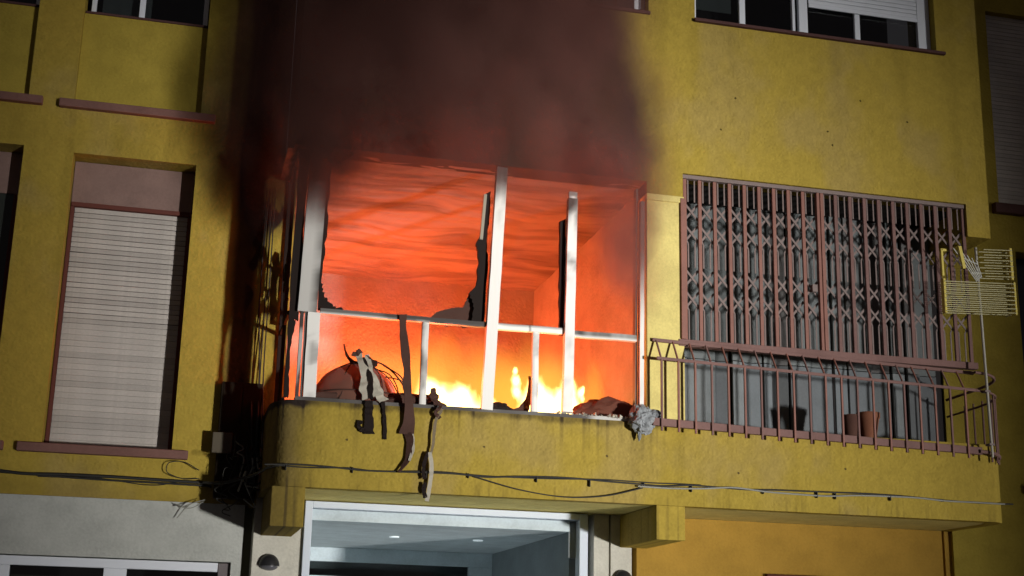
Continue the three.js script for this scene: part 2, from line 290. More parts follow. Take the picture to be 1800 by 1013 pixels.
// ------------------------------------------------------------------ middle building with the burning bay
const mid = thing('apartment_building', 'yellow apartment block in the middle whose glazed bay is on fire', 'building', [4.6, 0, 0]);
wpart(mid, 'upper_wall', panelWithHoles([[0.9, 6.32], [4.46, 6.32], [4.46, 6.175], [4.85, 6.175], [4.85, 6.45], [8.1, 6.45], [8.1, 6.085], [8.375, 6.085], [8.375, 9.7], [0.9, 9.7]], [[5.005, 7.86, 8.2, 9.55], [3.25, 4.487, 8.21, 9.55]], -0.3, 0), wallYellow);
wpart(mid, 'side_wall', bx(0.9, 1.1, 6.32, 9.7, -1.1, -0.3), wallYellow); wpart(mid, 'side_wall', bx(8.175, 8.375, 6.085, 9.7, -1.1, -0.3), wallYellow);
wpart(mid, 'pier', [bx(4.462, 4.85, 3.85, 6.175, -0.3, 0.0), rb(4.452, 4.858, 6.12, 6.19, -0.2, 0.018, 0.01)], paleYellow);
{ // parapet with a rounded left corner
  const out = [[8.22, 0]]; out.push([1.04, 0]);
  for (let i = 1; i <= 8; i++) { const a = i / 8 * Math.PI / 2; out.push([1.04 - 0.19 * Math.sin(a), -0.42 * (1 - Math.cos(a))]); }
  out.push([0.85, -1.1], [0.98, -1.1], [0.98, -0.45], [1.06, -0.13], [8.16, -0.13], [8.24, -0.3], [8.24, -1.1], [8.37, -1.1], [8.37, -0.25], [8.33, -0.08]);
  wpart(mid, 'parapet', toCreasedNormals(planExtrude(out, 3.05, 3.84), 0.5), wallParapet);
  wpart(mid, 'floor_slab', bx(0.98, 8.24, 3.053, 3.2, -5, -0.13), paleYellow);
}
const corbel = (x0, x1, y0) => wpart(mid, 'corbel', rb(x0, x1, y0, 3.05, -1.12, -0.002, 0.008), wallParapet);
corbel(0.9, 1.2, 2.69); corbel(4.548, 4.842, 2.722);
// room behind the bay
wpart(mid, 'back_wall', bx(0.9, 4.62, 3.2, 6.42, -4.75, -4.6), roomWall);
wpart(mid, 'room_side_wall', bx(4.5, 4.62, 3.2, 6.42, -4.6, -0.3), roomWall); wpart(mid, 'room_side_wall', bx(0.96, 1.04, 3.2, 6.34, -4.6, -1.43), roomWall);
{ // ceiling: sagging, blistered plaster with soot drawn out in streaks across the room
  const nx = 130, nz = 220, pos = [], uv = [], col = [], idx = [];
  for (let j = 0; j <= nz; j++) for (let i = 0; i <= nx; i++) {
    const x = 0.85 + 3.75 * i / nx, z = -0.16 - 4.5 * j / nz;
    const w = fbm(x * 1.6 + 3, z * 0.8 + 9, 2, 2) * 0.5, a = fbm(x * 1.3 + 20, (z + w) * 7 + 40, 5, 4), b = fbm(x * 2.6 + 7, (z + w) * 16 + 3, 1, 3);
    pos.push(x, 6.345 - 0.034 * a - 0.014 * b + (i === 0 || i === nx ? 0 : 0), z); uv.push(x, z);
    const s = clamp(0.9 * step(0.42, 0.68, fbm(x * 0.9 + 50, (z + w) * 4.2 + 11, 8, 4)) + 0.35 * step(-1.6, -0.2, z)); const k = 1 - 0.38 * s - 0.16 * step(0.5, 0.7, fbm(x * 2 + 31, (z + w) * 12 + 5, 3, 3));
    col.push(k, k, k);
    if (i < nx && j < nz) { const o = j * (nx + 1) + i; idx.push(o, o + nx + 1, o + 1, o + 1, o + nx + 1, o + nx + 2); }
  }
  const g = new THREE.BufferGeometry(); g.setAttribute('position', new THREE.Float32BufferAttribute(pos, 3)); g.setAttribute('uv', new THREE.Float32BufferAttribute(uv, 2)); g.setAttribute('color', new THREE.Float32BufferAttribute(col, 3)); g.setIndex(idx); g.computeVertexNormals();
  const m = new THREE.Mesh(g, std('ceiling_plaster', C(0.24, 0.20, 0.18), { vertexColors: true, side: THREE.DoubleSide, roughness: 0.95 })); m.name = 'ceiling'; m.position.sub(mid.position); m.castShadow = m.receiveShadow = true; mid.add(m);
  wpart(mid, 'ceiling_slab', bx(0.95, 4.62, 6.36, 6.5, -4.75, -0.3), darkRoom);
}
wpart(mid, 'window_sill', [rb(4.99, 7.95, 8.165, 8.2, -0.29, 0.045, 0.006)], darkSill);
wpart(mid, 'window_sill', [rb(3.2, 4.5, 8.175, 8.21, -0.29, 0.03, 0.006)], darkSill);
{
  const w = slidingWindow(mid, 5.01, 7.855, 8.205, 9.55, -0.1, [[5.56, 5.63, 0], [6.18, 6.215, 0.005], [6.255, 6.36, 0.012], [6.93, 6.995, 0], [7.70, 7.80, 0.01]], 0, 0);
  for (let i = 0; i < 10; i++) wpart(w, 'shutter_slat', rb(6.37, 7.69, 8.62 + i * 0.05, 8.666 + i * 0.05, -0.095, -0.08, 0.005), whitePaint);
  wpart(w, 'shutter_slat', rb(6.37, 7.69, 8.575, 8.618, -0.097, -0.075, 0.006), whitePaint);
  wpart(w, 'blind', bx(5.07, 5.5, 8.42, 9.5, -0.2, -0.19), curtain);
  wpart(w, 'back_wall', bx(4.95, 7.9, 8.1, 9.7, -1.2, -1.1), darkRoom);
  const s = slidingWindow(mid, 3.26, 4.482, 8.215, 9.55, -0.1, [[4.36, 4.41, 0.006]], 0, 0.75);
  wpart(s, 'back_wall', bx(3.2, 4.5, 8.1, 9.7, -1.2, -1.1), darkRoom);
}
// loggia behind the grille: accordion of grey panels, ceiling, side
{
  wpart(mid, 'loggia_ceiling', bx(4.62, 8.17, 6.46, 6.56, -1.2, -0.3), darkRoom);
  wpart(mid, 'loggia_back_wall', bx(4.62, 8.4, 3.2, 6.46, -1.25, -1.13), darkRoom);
  const pan = ['a', 'b', 'c', 'd'].map((k, i) => std('loggia_panel_' + k, [C(0.20, 0.225, 0.24), C(0.165, 0.18, 0.19), C(0.215, 0.235, 0.24), C(0.14, 0.15, 0.155)][i], { map: speckle, roughness: 0.55 }));
  const upp = ['a', 'b', 'c'].map((k, i) => std('loggia_upper_' + k, [C(0.18, 0.20, 0.20), C(0.145, 0.16, 0.16), C(0.165, 0.16, 0.155)][i], { map: speckle, roughness: 0.5 }));
  let x = 4.66; let i = 0;
  while (x < 8.15) { const w = rr(0.09, 0.26), m = pan[Math.floor(rnd() * 3.6)], t = rr(-0.05, 0.05); const g = rb(-w / 2 + 0.004, w / 2 - 0.004, 3.2, 4.712, -0.015, 0.015, 0.005); g.rotateY(t * 6).translate(x + w / 2, 0, -0.88 + t); wpart(mid, 'loggia_panel', g, m).name = numbered('loggia_panel'); const u = rb(-w / 2 + 0.004, w / 2 - 0.004, 4.72, 6.45, -0.015, 0.015, 0.005); u.rotateY(t * 6).translate(x + w / 2, 0, -0.885 + t); wpart(mid, 'loggia_upper_panel', u, upp[Math.floor(rnd() * 3)]).name = numbered('loggia_upper_panel'); x += w; i++; }
}
// ground floor of the middle building
wpart(mid, 'pillar', [bx(0.835, 1.30, -0.02, 3.05, -1.4, -1.1)], creamRender);
wpart(mid, 'pillar', [bx(4.27, 4.43, -0.02, 3.05, -1.4, -1.105), bx(4.45, 4.675, -0.02, 3.05, -1.4, -1.1)], creamRender);
wpart(mid, 'ground_floor_wall', [bx(4.73, 8.245, -0.02, 3.05, -1.4, -1.105), bx(8.3, 8.375, -0.02, 3.05, -1.4, -1.15)], ochre);
wpart(mid, 'recess_backing', bx(0.735, 0.835, -0.02, 3.05, -1.55, -1.42), std('recess_paint', C(0.13, 0.12, 0.08)));
for (const [a, b] of [[4.19, 4.8], [8.2, 9]]) wpart(mid, 'recess_backing', bx(a, b, -0.02, 3.05, -1.55, -1.42), portalDark);
wpart(mid, 'shop_sign_top', rb(6.15, 7.05, 2.2, 2.508, -1.104, -1.05, 0.004), std('sign_edge', C(0.12, 0.04, 0.035)));

// ------------------------------------------------------------------ right building, set back
const right = thing('apartment_building', 'dim yellow apartment block at the right edge with grey shutter and dark sill', 'building', [10.5, 0, -1.1]);
wpart(right, 'wall', panelWithHoles([[8.376, -0.02], [12.5, -0.02], [12.5, 9.9], [8.376, 9.9]], [[9.25, 10.6, 6.92, 9.42], [9.42, 10.6, 3.6, 6.35]], ZB - 0.32, ZB), plainYellow);
sill(right, 9.15, 10.8, 6.79, 6.915, ZB - 0.28, ZB + 0.08, darkSill);
sill(right, 9.3, 10.8, 3.5, 3.6, ZB - 0.28, ZB + 0.08, darkSill);
{
  const sh = new THREE.Group(); sh.name = 'roller_shutter'; right.add(sh); sh.position.set(-0.6, 7, -0.2);
  for (let i = 0; i < 48; i++) { const m = wpart(sh, 'slat', rb(9.255, 10.595, 6.925 + i * 0.052, 6.975 + i * 0.052, ZB - 0.1, ZB - 0.085, 0.005), slatMat[i % 3]); m.name = numbered('slat'); }
  const w = new THREE.Group(); w.name = 'window'; right.add(w); w.position.set(-0.5, 4, -0.2);
  wpart(w, 'pane', bx(9.5, 10.6, 3.62, 6.35, ZB - 0.26, ZB - 0.25), std('dim_glass_right', C(0.04, 0.045, 0.06), { roughness: 0.2 }));
  wpart(w, 'frame', rb(9.425, 9.5, 3.61, 6.345, ZB - 0.29, ZB - 0.24), redTrim);
}

// ------------------------------------------------------------------ burnt window of the bay
const burnt = thing('burnt_window', 'burnt-out white window frame with leaning posts and broken transom in the burning bay', 'window frame', [2.7, 3.84, 0]);
function alu(name, w, h, d, at, rz, soot, par = burnt) { const g = longBox(w, h, d); sootPaint(g, soot); const m = new THREE.Mesh(g, burntAlu); m.name = name; m.position.set(...at).sub(par.position); m.rotation.z = rz; m.castShadow = m.receiveShadow = true; par.add(m); return m; }
const blot = (sd, k = 1) => (x, y, z) => k * step(0.5, 0.75, fbm(y * 5 + sd, x * 14 + 9, sd, 4));
alu('corner_post', 0.175, 1.64, 0.09, [1.135, 5.5, -0.06], -0.02, (x, y) => 0.38 + 0.8 * step(0.15, 0.75, y + 0.5 * (fbm(y * 3, x * 12 + 4, 2, 3) - 0.5)) + 0.7 * step(0.05, 0.11, x + 0.05 * (fbm(y * 6, 2, 1, 3) - 0.5)));
alu('corner_post', 0.115, 0.84, 0.08, [1.185, 4.26, -0.06], 0.0, blot(3, 0.5));
alu('corner_post', 0.03, 0.84, 0.06, [1.075, 4.26, -0.06], 0.0, (x, y) => 0.5 + blot(9)(x, y)); alu('corner_post', 0.02, 0.84, 0.05, [1.115, 4.26, -0.07], 0, () => 0.9);
alu('post', 0.108, 2.44, 0.075, [2.902, 5.08, -0.02], -0.037, (x, y) => 0.95 * step(0.85, 1.2, y + 0.14 * fbm(x * 20, y * 6, 1, 3)) + 0.3 * step(0.55, 0.75, fbm(y * 4 + 3, x * 9, 4, 3)) * step(0.2, 1, y));
alu('post', 0.095, 2.16, 0.075, [3.665, 4.97, -0.02], -0.014, (x, y) => 0.85 * step(0.75, 1.08, y + 0.25 * (fbm(x * 20, y * 6, 1, 3) - 0.3)) + 0.65 * step(0.09, 0.0, Math.abs(y - 0.42 + x * 0.6)) + 0.3 * step(0.55, 0.75, fbm(y * 5 + 8, x * 9, 4, 3)));
alu('post_cap', 0.085, 0.13, 0.06, [3.684, 6.06, -0.03], -0.014, (x, y) => 0.75 - 0.7 * step(0.03, 0.01, Math.hypot(x, y)));
alu('side_jamb', 0.042, 2.25, 0.07, [4.415, 4.98, -0.05], -0.006, (x, y) => 0.75 * step(-0.1, 0.7, y) + 0.25 * fbm(y * 6, 2, 3, 3));
alu('side_jamb', 0.02, 2.3, 0.08, [4.372, 5.1, -0.10], -0.006, () => 0.93);
alu('transom', 0.05, 1.62, 0.06, [2.05, 4.697, -0.05], Math.PI / 2 - 0.004, (x, y) => (x > -0.01 ? 0.9 : 0.15) + 0.9 * step(0.35, 0.2, Math.abs(y + 0.1)) * fbm(y * 5, 3, 8, 3) + 0.8 * step(-0.1, -0.5, y));
alu('transom', 0.06, 0.66, 0.06, [3.27, 4.69, -0.05], Math.PI / 2 + 0.005, (x, y) => 0.8 * step(0.018, 0.03, x) + 0.7 * step(0.01, 0.0, Math.abs(y)));
alu('transom', 0.062, 0.66, 0.06, [4.03, 4.675, -0.05], Math.PI / 2 + 0.005, (x, y) => (x > -0.005 ? 0.55 + 0.6 * fbm(y * 12 + 3, 2, 8, 3) : 0.05));
alu('mullion', 0.062, 0.80, 0.05, [2.247, 4.28, -0.06], 0.0, (x, y) => 0.12 + blot(5, 0.5)(x, y) + (x < -0.02 ? 0.5 : 0)); alu('mullion', 0.062, 0.80, 0.05, [3.335, 4.28, -0.06], 0.0, (x, y) => blot(7, 0.5)(x, y) + (x < -0.02 ? 0.4 : 0));
alu('bottom_rail', 0.035, 3.35, 0.10, [2.73, 3.858, -0.06], Math.PI / 2, (x, y) => (y < -1.2 ? 0.5 : 1.0) + 0.3 * (fbm(y * 6, 3, 2, 3) - 0.5));
{ // black ragged sash remains clinging to the posts
  const cut = (pts, z0, z1) => { const s = new THREE.Shape(pts.map(([x, y]) => new THREE.Vector2(x, y))); return new THREE.ExtrudeGeometry(s, { depth: z1 - z0, bevelEnabled: false }).translate(0, 0, z0); };
  const rag = (pts, amp, n = 8) => { const o = []; pts.forEach((p, i) => { const q = pts[(i + 1) % pts.length]; for (let k = 0; k < n; k++) { const t = k / n, d = amp * (rnd() - 0.5) * (k ? 1 : 0); o.push([lerp(p[0], q[0], t) + d, lerp(p[1], q[1], t) + d]); } }); return o; };
  wpart(burnt, 'sash_remnant', cut(rag([[1.215, 6.2], [1.30, 6.26], [1.255, 6.05], [1.262, 5.5], [1.235, 5.0], [1.275, 4.84], [1.36, 4.76], [1.5, 4.735], [1.5, 4.72], [1.22, 4.715]], 0.02), -0.09, -0.06), char);
  wpart(burnt, 'sash_remnant', cut(rag([[2.80, 6.03], [2.85, 6.06], [2.83, 5.6], [2.84, 5.2], [2.82, 4.68], [2.70, 4.70], [2.71, 4.9], [2.66, 5.0], [2.73, 5.08], [2.75, 5.35], [2.72, 5.52], [2.765, 5.6]], 0.018), -0.10, -0.06), char);
  wpart(burnt, 'melted_blind', cut(rag([[2.28, 4.715], [2.36, 4.80], [2.5, 4.85], [2.62, 4.87], [2.68, 5.02], [2.74, 5.06], [2.72, 4.69], [2.62, 4.66], [2.54, 4.69], [2.46, 4.665], [2.38, 4.695]], 0.014), -0.13, -0.11), charBrown);
  wpart(burnt, 'glass_bead', flat([2.795, 6.02, -0.05], [2.765, 5.55, -0.05], 0.03, 0.02), std('dull_bead', C(0.35, 0.31, 0.24)));
  wpart(burnt, 'sash_remnant', cut(rag([[3.565, 5.82], [3.625, 5.85], [3.62, 4.66], [3.575, 4.66]], 0.012, 14), -0.10, -0.05), char);
  // side glazing of the bay, thin charred frame
  wpart(burnt, 'side_frame', [bx(0.94, 0.975, 3.84, 6.32, -1.09, -1.04), bx(0.94, 0.975, 3.84, 6.32, -0.60, -0.565), bx(0.945, 0.97, 4.66, 4.70, -1.04, -0.12), bx(0.945, 0.97, 3.842, 3.875, -1.04, -0.12), bx(0.945, 0.97, 6.28, 6.318, -1.04, -0.12)], char);
  wpart(burnt, 'charred_stile', cut(rag([[0.955, 4.62], [1.045, 4.6], [1.04, 5.4], [1.055, 6.3], [0.955, 6.3]], 0.014, 10), -0.10, -0.06), char);
  wpart(burnt, 'charred_stile', cut(rag([[0.955, 3.87], [1.0, 3.87], [0.985, 4.3], [1.02, 4.6], [0.955, 4.62]], 0.012, 8), -0.10, -0.06), char);
  wpart(burnt, 'hanging_shred', [ribbon([[0.97, 5.5, -0.92], [0.975, 5.1, -0.9], [0.965, 4.75, -0.95]], 0.1, 0.012, [0, 0, 1], 0.6), ribbon([[0.97, 5.5, -0.66], [0.975, 5.2, -0.68], [0.965, 4.9, -0.62]], 0.12, 0.012, [0, 0, 1], 0.6)], char);
  wpart(burnt, 'side_frame', [new THREE.TorusGeometry(0.13, 0.02, 6, 16, 5).rotateY(Math.PI / 2).translate(0.955, 5.2, -0.82), flat([0, 0, 0], [0.35, 0.45, 0], 0.03, 0.02).rotateY(Math.PI / 2).translate(0.955, 4.72, -0.6)], char);
}
// ------------------------------------------------------------------ hanging burnt strips and debris on the parapet
{
  const a = thing('hanging_strip', 'dark scorched strip hanging from the transom down over the parapet, with a curled pale tail', 'burnt strip', [2.1, 4.7, 0.03], 'burnt strips hanging over the parapet');
  wpart(a, 'strip', ribbon([[2.01, 4.72, 0.0], [2.04, 4.45, 0.02], [2.075, 4.1, 0.05], [2.095, 3.85, 0.06], [2.10, 3.58, 0.03]], (u) => 0.075 + 0.045 * step(0.6, 1, u), 0.014, [1, 0, 0], 0.35), charBrown);
  wpart(a, 'tail', ribbon([[2.115, 3.59, 0.04], [2.13, 3.45, 0.045], [2.10, 3.32, 0.05], [2.03, 3.22, 0.05]], (u) => 0.075 - 0.05 * u, 0.012, [1, 0, 0.6], 0.25), charBrown);
  wpart(a, 'pale_edge', ribbon([[2.148, 3.58, 0.055], [2.158, 3.45, 0.06], [2.125, 3.33, 0.065]], 0.025, 0.008, [1, 0, 0.3], 0.25), cream);
  const b = thing('melted_cloth', 'cream and black melted sheet draped over the parapet beside the burnt dome', 'melted sheet', [1.72, 4.0, 0.02]);
  wpart(b, 'cloth', [ribbon([[1.62, 4.36, -0.1], [1.65, 4.22, -0.02], [1.70, 4.05, 0.0], [1.75, 3.9, 0.02]], (u) => 0.05 + 0.12 * step(0.2, 0.9, u), 0.014, [1, 0.2, 0.2], 0.5), ribbon([[1.70, 4.32, -0.08], [1.74, 4.15, -0.01], [1.80, 4.0, 0.0], [1.86, 3.87, 0.02]], (u) => 0.04 + 0.05 * u, 0.012, [1, 0.3, 0], 0.5)], cream);
  wpart(b, 'char_fold', [ribbon([[1.66, 4.28, -0.05], [1.73, 4.1, 0.03], [1.75, 3.88, 0.05]], 0.035, 0.012, [1, 0, 0.5], 0.5)], char);
  wpart(b, 'scorched_corner', ribbon([[1.56, 4.31, -0.08], [1.63, 4.34, -0.05], [1.72, 4.30, -0.06], [1.78, 4.20, -0.05]], (u) => 0.03 + 0.03 * Math.sin(u * 9), 0.01, [0, 1, 0.3], 0.9), charBrown);
  wpart(b, 'hanging_end', [ribbon([[1.73, 3.87, 0.04], [1.735, 3.72, 0.03], [1.74, 3.56, 0.025]], (u) => 0.06 + 0.04 * u, 0.014, [1, 0, 0.2], 0.4), ribbon([[1.86, 3.87, 0.03], [1.885, 3.7, 0.02], [1.90, 3.52, 0.02]], 0.035, 0.012, [1, 0, 0.3], 0.4), ribbon([[1.66, 3.68, 0.03], [1.65, 3.62, 0.035], [1.70, 3.58, 0.03]], 0.04, 0.012, [1, 0.4, 0.3], 0.4)], char);
  const c = thing('hanging_strip', 'thin bent pale strip with a black loop hanging furthest down the parapet over the doorway', 'burnt strip', [2.4, 3.9, 0.04], 'burnt strips hanging over the parapet');
  wpart(c, 'strip', ribbon([[2.42, 3.83, 0.05], [2.36, 3.72, 0.06], [2.345, 3.5, 0.05], [2.325, 3.4, 0.045]], 0.026, 0.012, [1, 0, 0.3], 0.3), std('scorched_grey', C(0.24, 0.19, 0.12)));
  wpart(c, 'hook', ribbon([[2.34, 3.93, 0.03], [2.40, 3.86, 0.055], [2.355, 3.79, 0.06], [2.40, 3.74, 0.06]], 0.03, 0.014, [0.6, 0.8, 0], 0.3), charBrown);
  wpart(c, 'pale_edge', ribbon([[2.315, 3.42, 0.06], [2.335, 3.3, 0.065], [2.33, 3.15, 0.06], [2.305, 2.97, 0.055]], 0.036, 0.012, [1, 0, 0.2], 0.2), cream);
  wpart(c, 'black_loop', ribbon([[2.305, 3.42, 0.055], [2.275, 3.34, 0.05], [2.262, 3.24, 0.05], [2.275, 3.17, 0.05]], 0.032, 0.012, [1, 0, 0.2], 0.2), char); wpart(c, 'black_loop', ribbon([[2.285, 3.14, 0.05], [2.275, 3.07, 0.05], [2.29, 3.0, 0.05]], 0.036, 0.012, [1, 0, 0.2], 0.3), char);
}
{ // burnt dome of wire and scorched fabric (a basket or parasol) at the left of the sill
  const d = thing('burnt_dome', 'scorched dome-shaped frame with sagging brown cover and bent wires behind the parapet', 'burnt basket', [1.68, 3.84, -0.4]);
  const shell = new THREE.SphereGeometry(0.43, 40, 18, 0, Math.PI * 2, 0, Math.PI * 0.55).scale(1, 1.05, 0.8);
  const p = shell.attributes.position; for (let i = 0; i < p.count; i++) { const k = 1 + 0.12 * (fbm(p.getX(i) * 6 + 20, p.getY(i) * 6 + 20, p.getZ(i) * 6, 3) - 0.5); p.setXYZ(i, p.getX(i) * k - 0.02, p.getY(i) * k, p.getZ(i) * k); } shell.computeVertexNormals();
  part(d, 'cover', shell, new THREE.MeshPhysicalMaterial({ name: 'scorched_cover', color: C(0.27, 0.105, 0.06), roughness: 1, transmission: 0.5, thickness: 0, side: THREE.DoubleSide }));
  const wires = [];
  for (let k = 0; k < 6; k++) { const a = k / 6 * Math.PI, pts = []; for (let i = 0; i <= 8; i++) { const t = (i / 8 - 0.5) * Math.PI; pts.push([0.43 * Math.sin(t) * Math.cos(a) + 0.05 * (rnd() - 0.5), 0.45 * Math.cos(t) + 0.06 * (rnd() - 0.5), 0.36 * Math.sin(t) * Math.sin(a)]); } wires.push(tube(pts, 0.006, 24, 5)); }
  wires.push(new THREE.TorusGeometry(0.41, 0.007, 5, 40).rotateX(Math.PI / 2).scale(1, 1, 0.85).translate(0, 0.14, 0));
  wires.push(tube([[-0.02, 0.45, 0.1], [0.16, 0.44, 0.2], [0.3, 0.34, 0.25], [0.46, 0.12, 0.26], [0.5, 0.02, 0.26]], 0.008, 24, 5), tube([[0.2, 0.42, 0.2], [0.38, 0.3, 0.24], [0.42, 0.14, 0.24], [0.36, 0.05, 0.24]], 0.007, 24, 5), tube([[0.22, 0.3, 0.24], [0.36, 0.28, 0.24], [0.44, 0.24, 0.24]], 0.006, 16, 5));
  part(d, 'wire', wires, charBrown);
  part(d, 'spike', ribbon([[-0.17, 0.62, 0.1], [-0.14, 0.52, 0.1], [-0.08, 0.45, 0.1], [-0.02, 0.42, 0.1]], (u) => 0.012 + 0.07 * u * u, 0.012, [1, 0.5, 0], 0.3), char);
}
{ // heaps of burnt stuff along the sill
  const heap = (name, label, cat, x, y, z, sx, sy, sz, sd, mat) => { const o = thing(name, label, cat, [x, y, z], 'burnt heaps along the sill'); part(o, 'lump', crumple(new THREE.IcosahedronGeometry(1, 5), 0.35, 2.2, sd).scale(sx, sy, sz), mat); return o; };
  heap('debris_heap', 'low dark brown burnt heap on the sill left, below the dome', 'debris', 1.62, 3.88, -0.2, 0.5, 0.11, 0.12, 1, charBrown);
  heap('debris_heap', 'dark burnt lump on the sill at the foot of the first short mullion', 'debris', 2.15, 3.9, -0.2, 0.33, 0.10, 0.12, 4, charBrown);
  heap('debris_heap', 'red-brown rounded burnt mound on the sill by the right jamb', 'debris', 4.12, 3.9, -0.25, 0.36, 0.20, 0.16, 7, std('red_brown_char', C(0.16, 0.06, 0.04), { map: speckle }));
  heap('debris_heap', 'small dark burnt lump on the sill at the foot of the tall leaning post', 'debris', 3.0, 3.88, -0.15, 0.14, 0.085, 0.08, 11, char);
  const q = thing('burnt_sheet', 'curved scorched sheet standing against the second short mullion', 'burnt sheet', [3.26, 3.85, -0.15]);
  part(q, 'sheet', ribbon([[-0.12, 0, 0], [0.0, 0.08, 0.01], [0.05, 0.22, 0], [0.055, 0.40, -0.02]], (u) => 0.11 - 0.085 * u, 0.014, [1, 0.2, 0], 0.3), charBrown);
  const k2 = thing('burnt_sheet', 'crumpled red-brown scrap sticking up by the first short mullion', 'burnt sheet', [2.36, 3.86, -0.08]);
  part(k2, 'sheet', ribbon([[0.03, 0, 0.02], [0.0, 0.1, 0.01], [-0.02, 0.19, 0]], (u) => 0.14 - 0.1 * u, 0.014, [1, 0.3, 0], 0.6), charBrown);
  const ash = thing('ash_line', 'strip of pale ash and broken bits along the sill by the right jamb', 'ash', [4.0, 3.87, -0.03]);
  const bits = []; for (let i = 0; i < 70; i++) bits.push(new THREE.TetrahedronGeometry(rr(0.008, 0.03)).rotateX(rnd() * 6).rotateZ(rnd() * 6).translate(rr(-0.45, 0.5) , rr(0, 0.018), rr(-0.05, 0.05)));
  part(ash, 'bits', bits, cream).userData.kind = 'stuff';
  // melted grey lump at the end of the parapet
  const g = thing('melted_lump', 'crumpled silvery grey melted lump stuck on the parapet by the railing end', 'melted lump', [4.385, 3.86, 0.06]);
  part(g, 'lump', crumple(new THREE.IcosahedronGeometry(1, 9), 0.34, 3.6, 3).scale(0.125, 0.14, 0.11), std('silver_grey', C(0.25, 0.265, 0.275), { roughness: 0.55 }));
  part(g, 'drip', [crumple(new THREE.IcosahedronGeometry(1, 4), 0.4, 3, 9).scale(0.08, 0.05, 0.05).translate(0.12, 0.04, 0.02), crumple(new THREE.IcosahedronGeometry(1, 4), 0.4, 3, 5).scale(0.02, 0.06, 0.02).translate(-0.03, -0.15, 0.0)], std('silver_grey_dark', C(0.19, 0.2, 0.21), { roughness: 0.6 }));
}

// ------------------------------------------------------------------ soft clouds of thin flakes for flames and smoke
// each flake is a small curved disc whose opacity fades to nothing at its rim
function flakes(list, seg = 10) { // list of {p, n, r, stretch, up, a, c}
  const pos = [], col = [], idx = [];
  for (const f of list) {
    const n = V(...f.n).normalize(), up = V(...(f.up ?? [0, 1, 0])), v = up.clone().sub(n.clone().multiplyScalar(up.dot(n))).normalize(), u = v.clone().cross(n), base = pos.length / 3, ph = rnd() * 9;
    const put = (du, dv, dn, a) => { pos.push(f.p[0] + u.x * du + v.x * dv + n.x * dn, f.p[1] + u.y * du + v.y * dv + n.y * dn, f.p[2] + u.z * du + v.z * dv + n.z * dn); col.push(...(f.c ?? [1, 1, 1]), a); };
    put(0, 0, 0, f.a);
    for (const [k, al, dn] of [[0.4, 0.78, -0.03], [0.72, 0.28, -0.1], [1, 0, -0.2]]) for (let i = 0; i < seg; i++) { const t = i / seg * Math.PI * 2, q = f.r * k * (0.8 + 0.4 * noise3(Math.cos(t) * 1.6 + ph, Math.sin(t) * 1.6 + ph, k)); put(q * Math.cos(t), q * Math.sin(t) * (f.s ?? 1), dn * f.r, f.a * al); }
    for (let i = 0; i < seg; i++) { const e = (i + 1) % seg; idx.push(base, base + 1 + i, base + 1 + e); for (let k = 0; k < 2; k++) { const a = base + 1 + k * seg; idx.push(a + i, a + seg + i, a + seg + e, a + i, a + seg + e, a + e); } }
  }
  const g = new THREE.BufferGeometry(); g.setAttribute('position', new THREE.Float32BufferAttribute(pos, 3)); g.setAttribute('color', new THREE.Float32BufferAttribute(col, 4)); g.setIndex(idx); g.computeVertexNormals(); return g;
}
function flakeMesh(parent, name, list, mat, seg = 9) { const m = new THREE.Mesh(flakes(list, seg), mat); m.name = name; m.castShadow = false; parent.add(m); return m; }

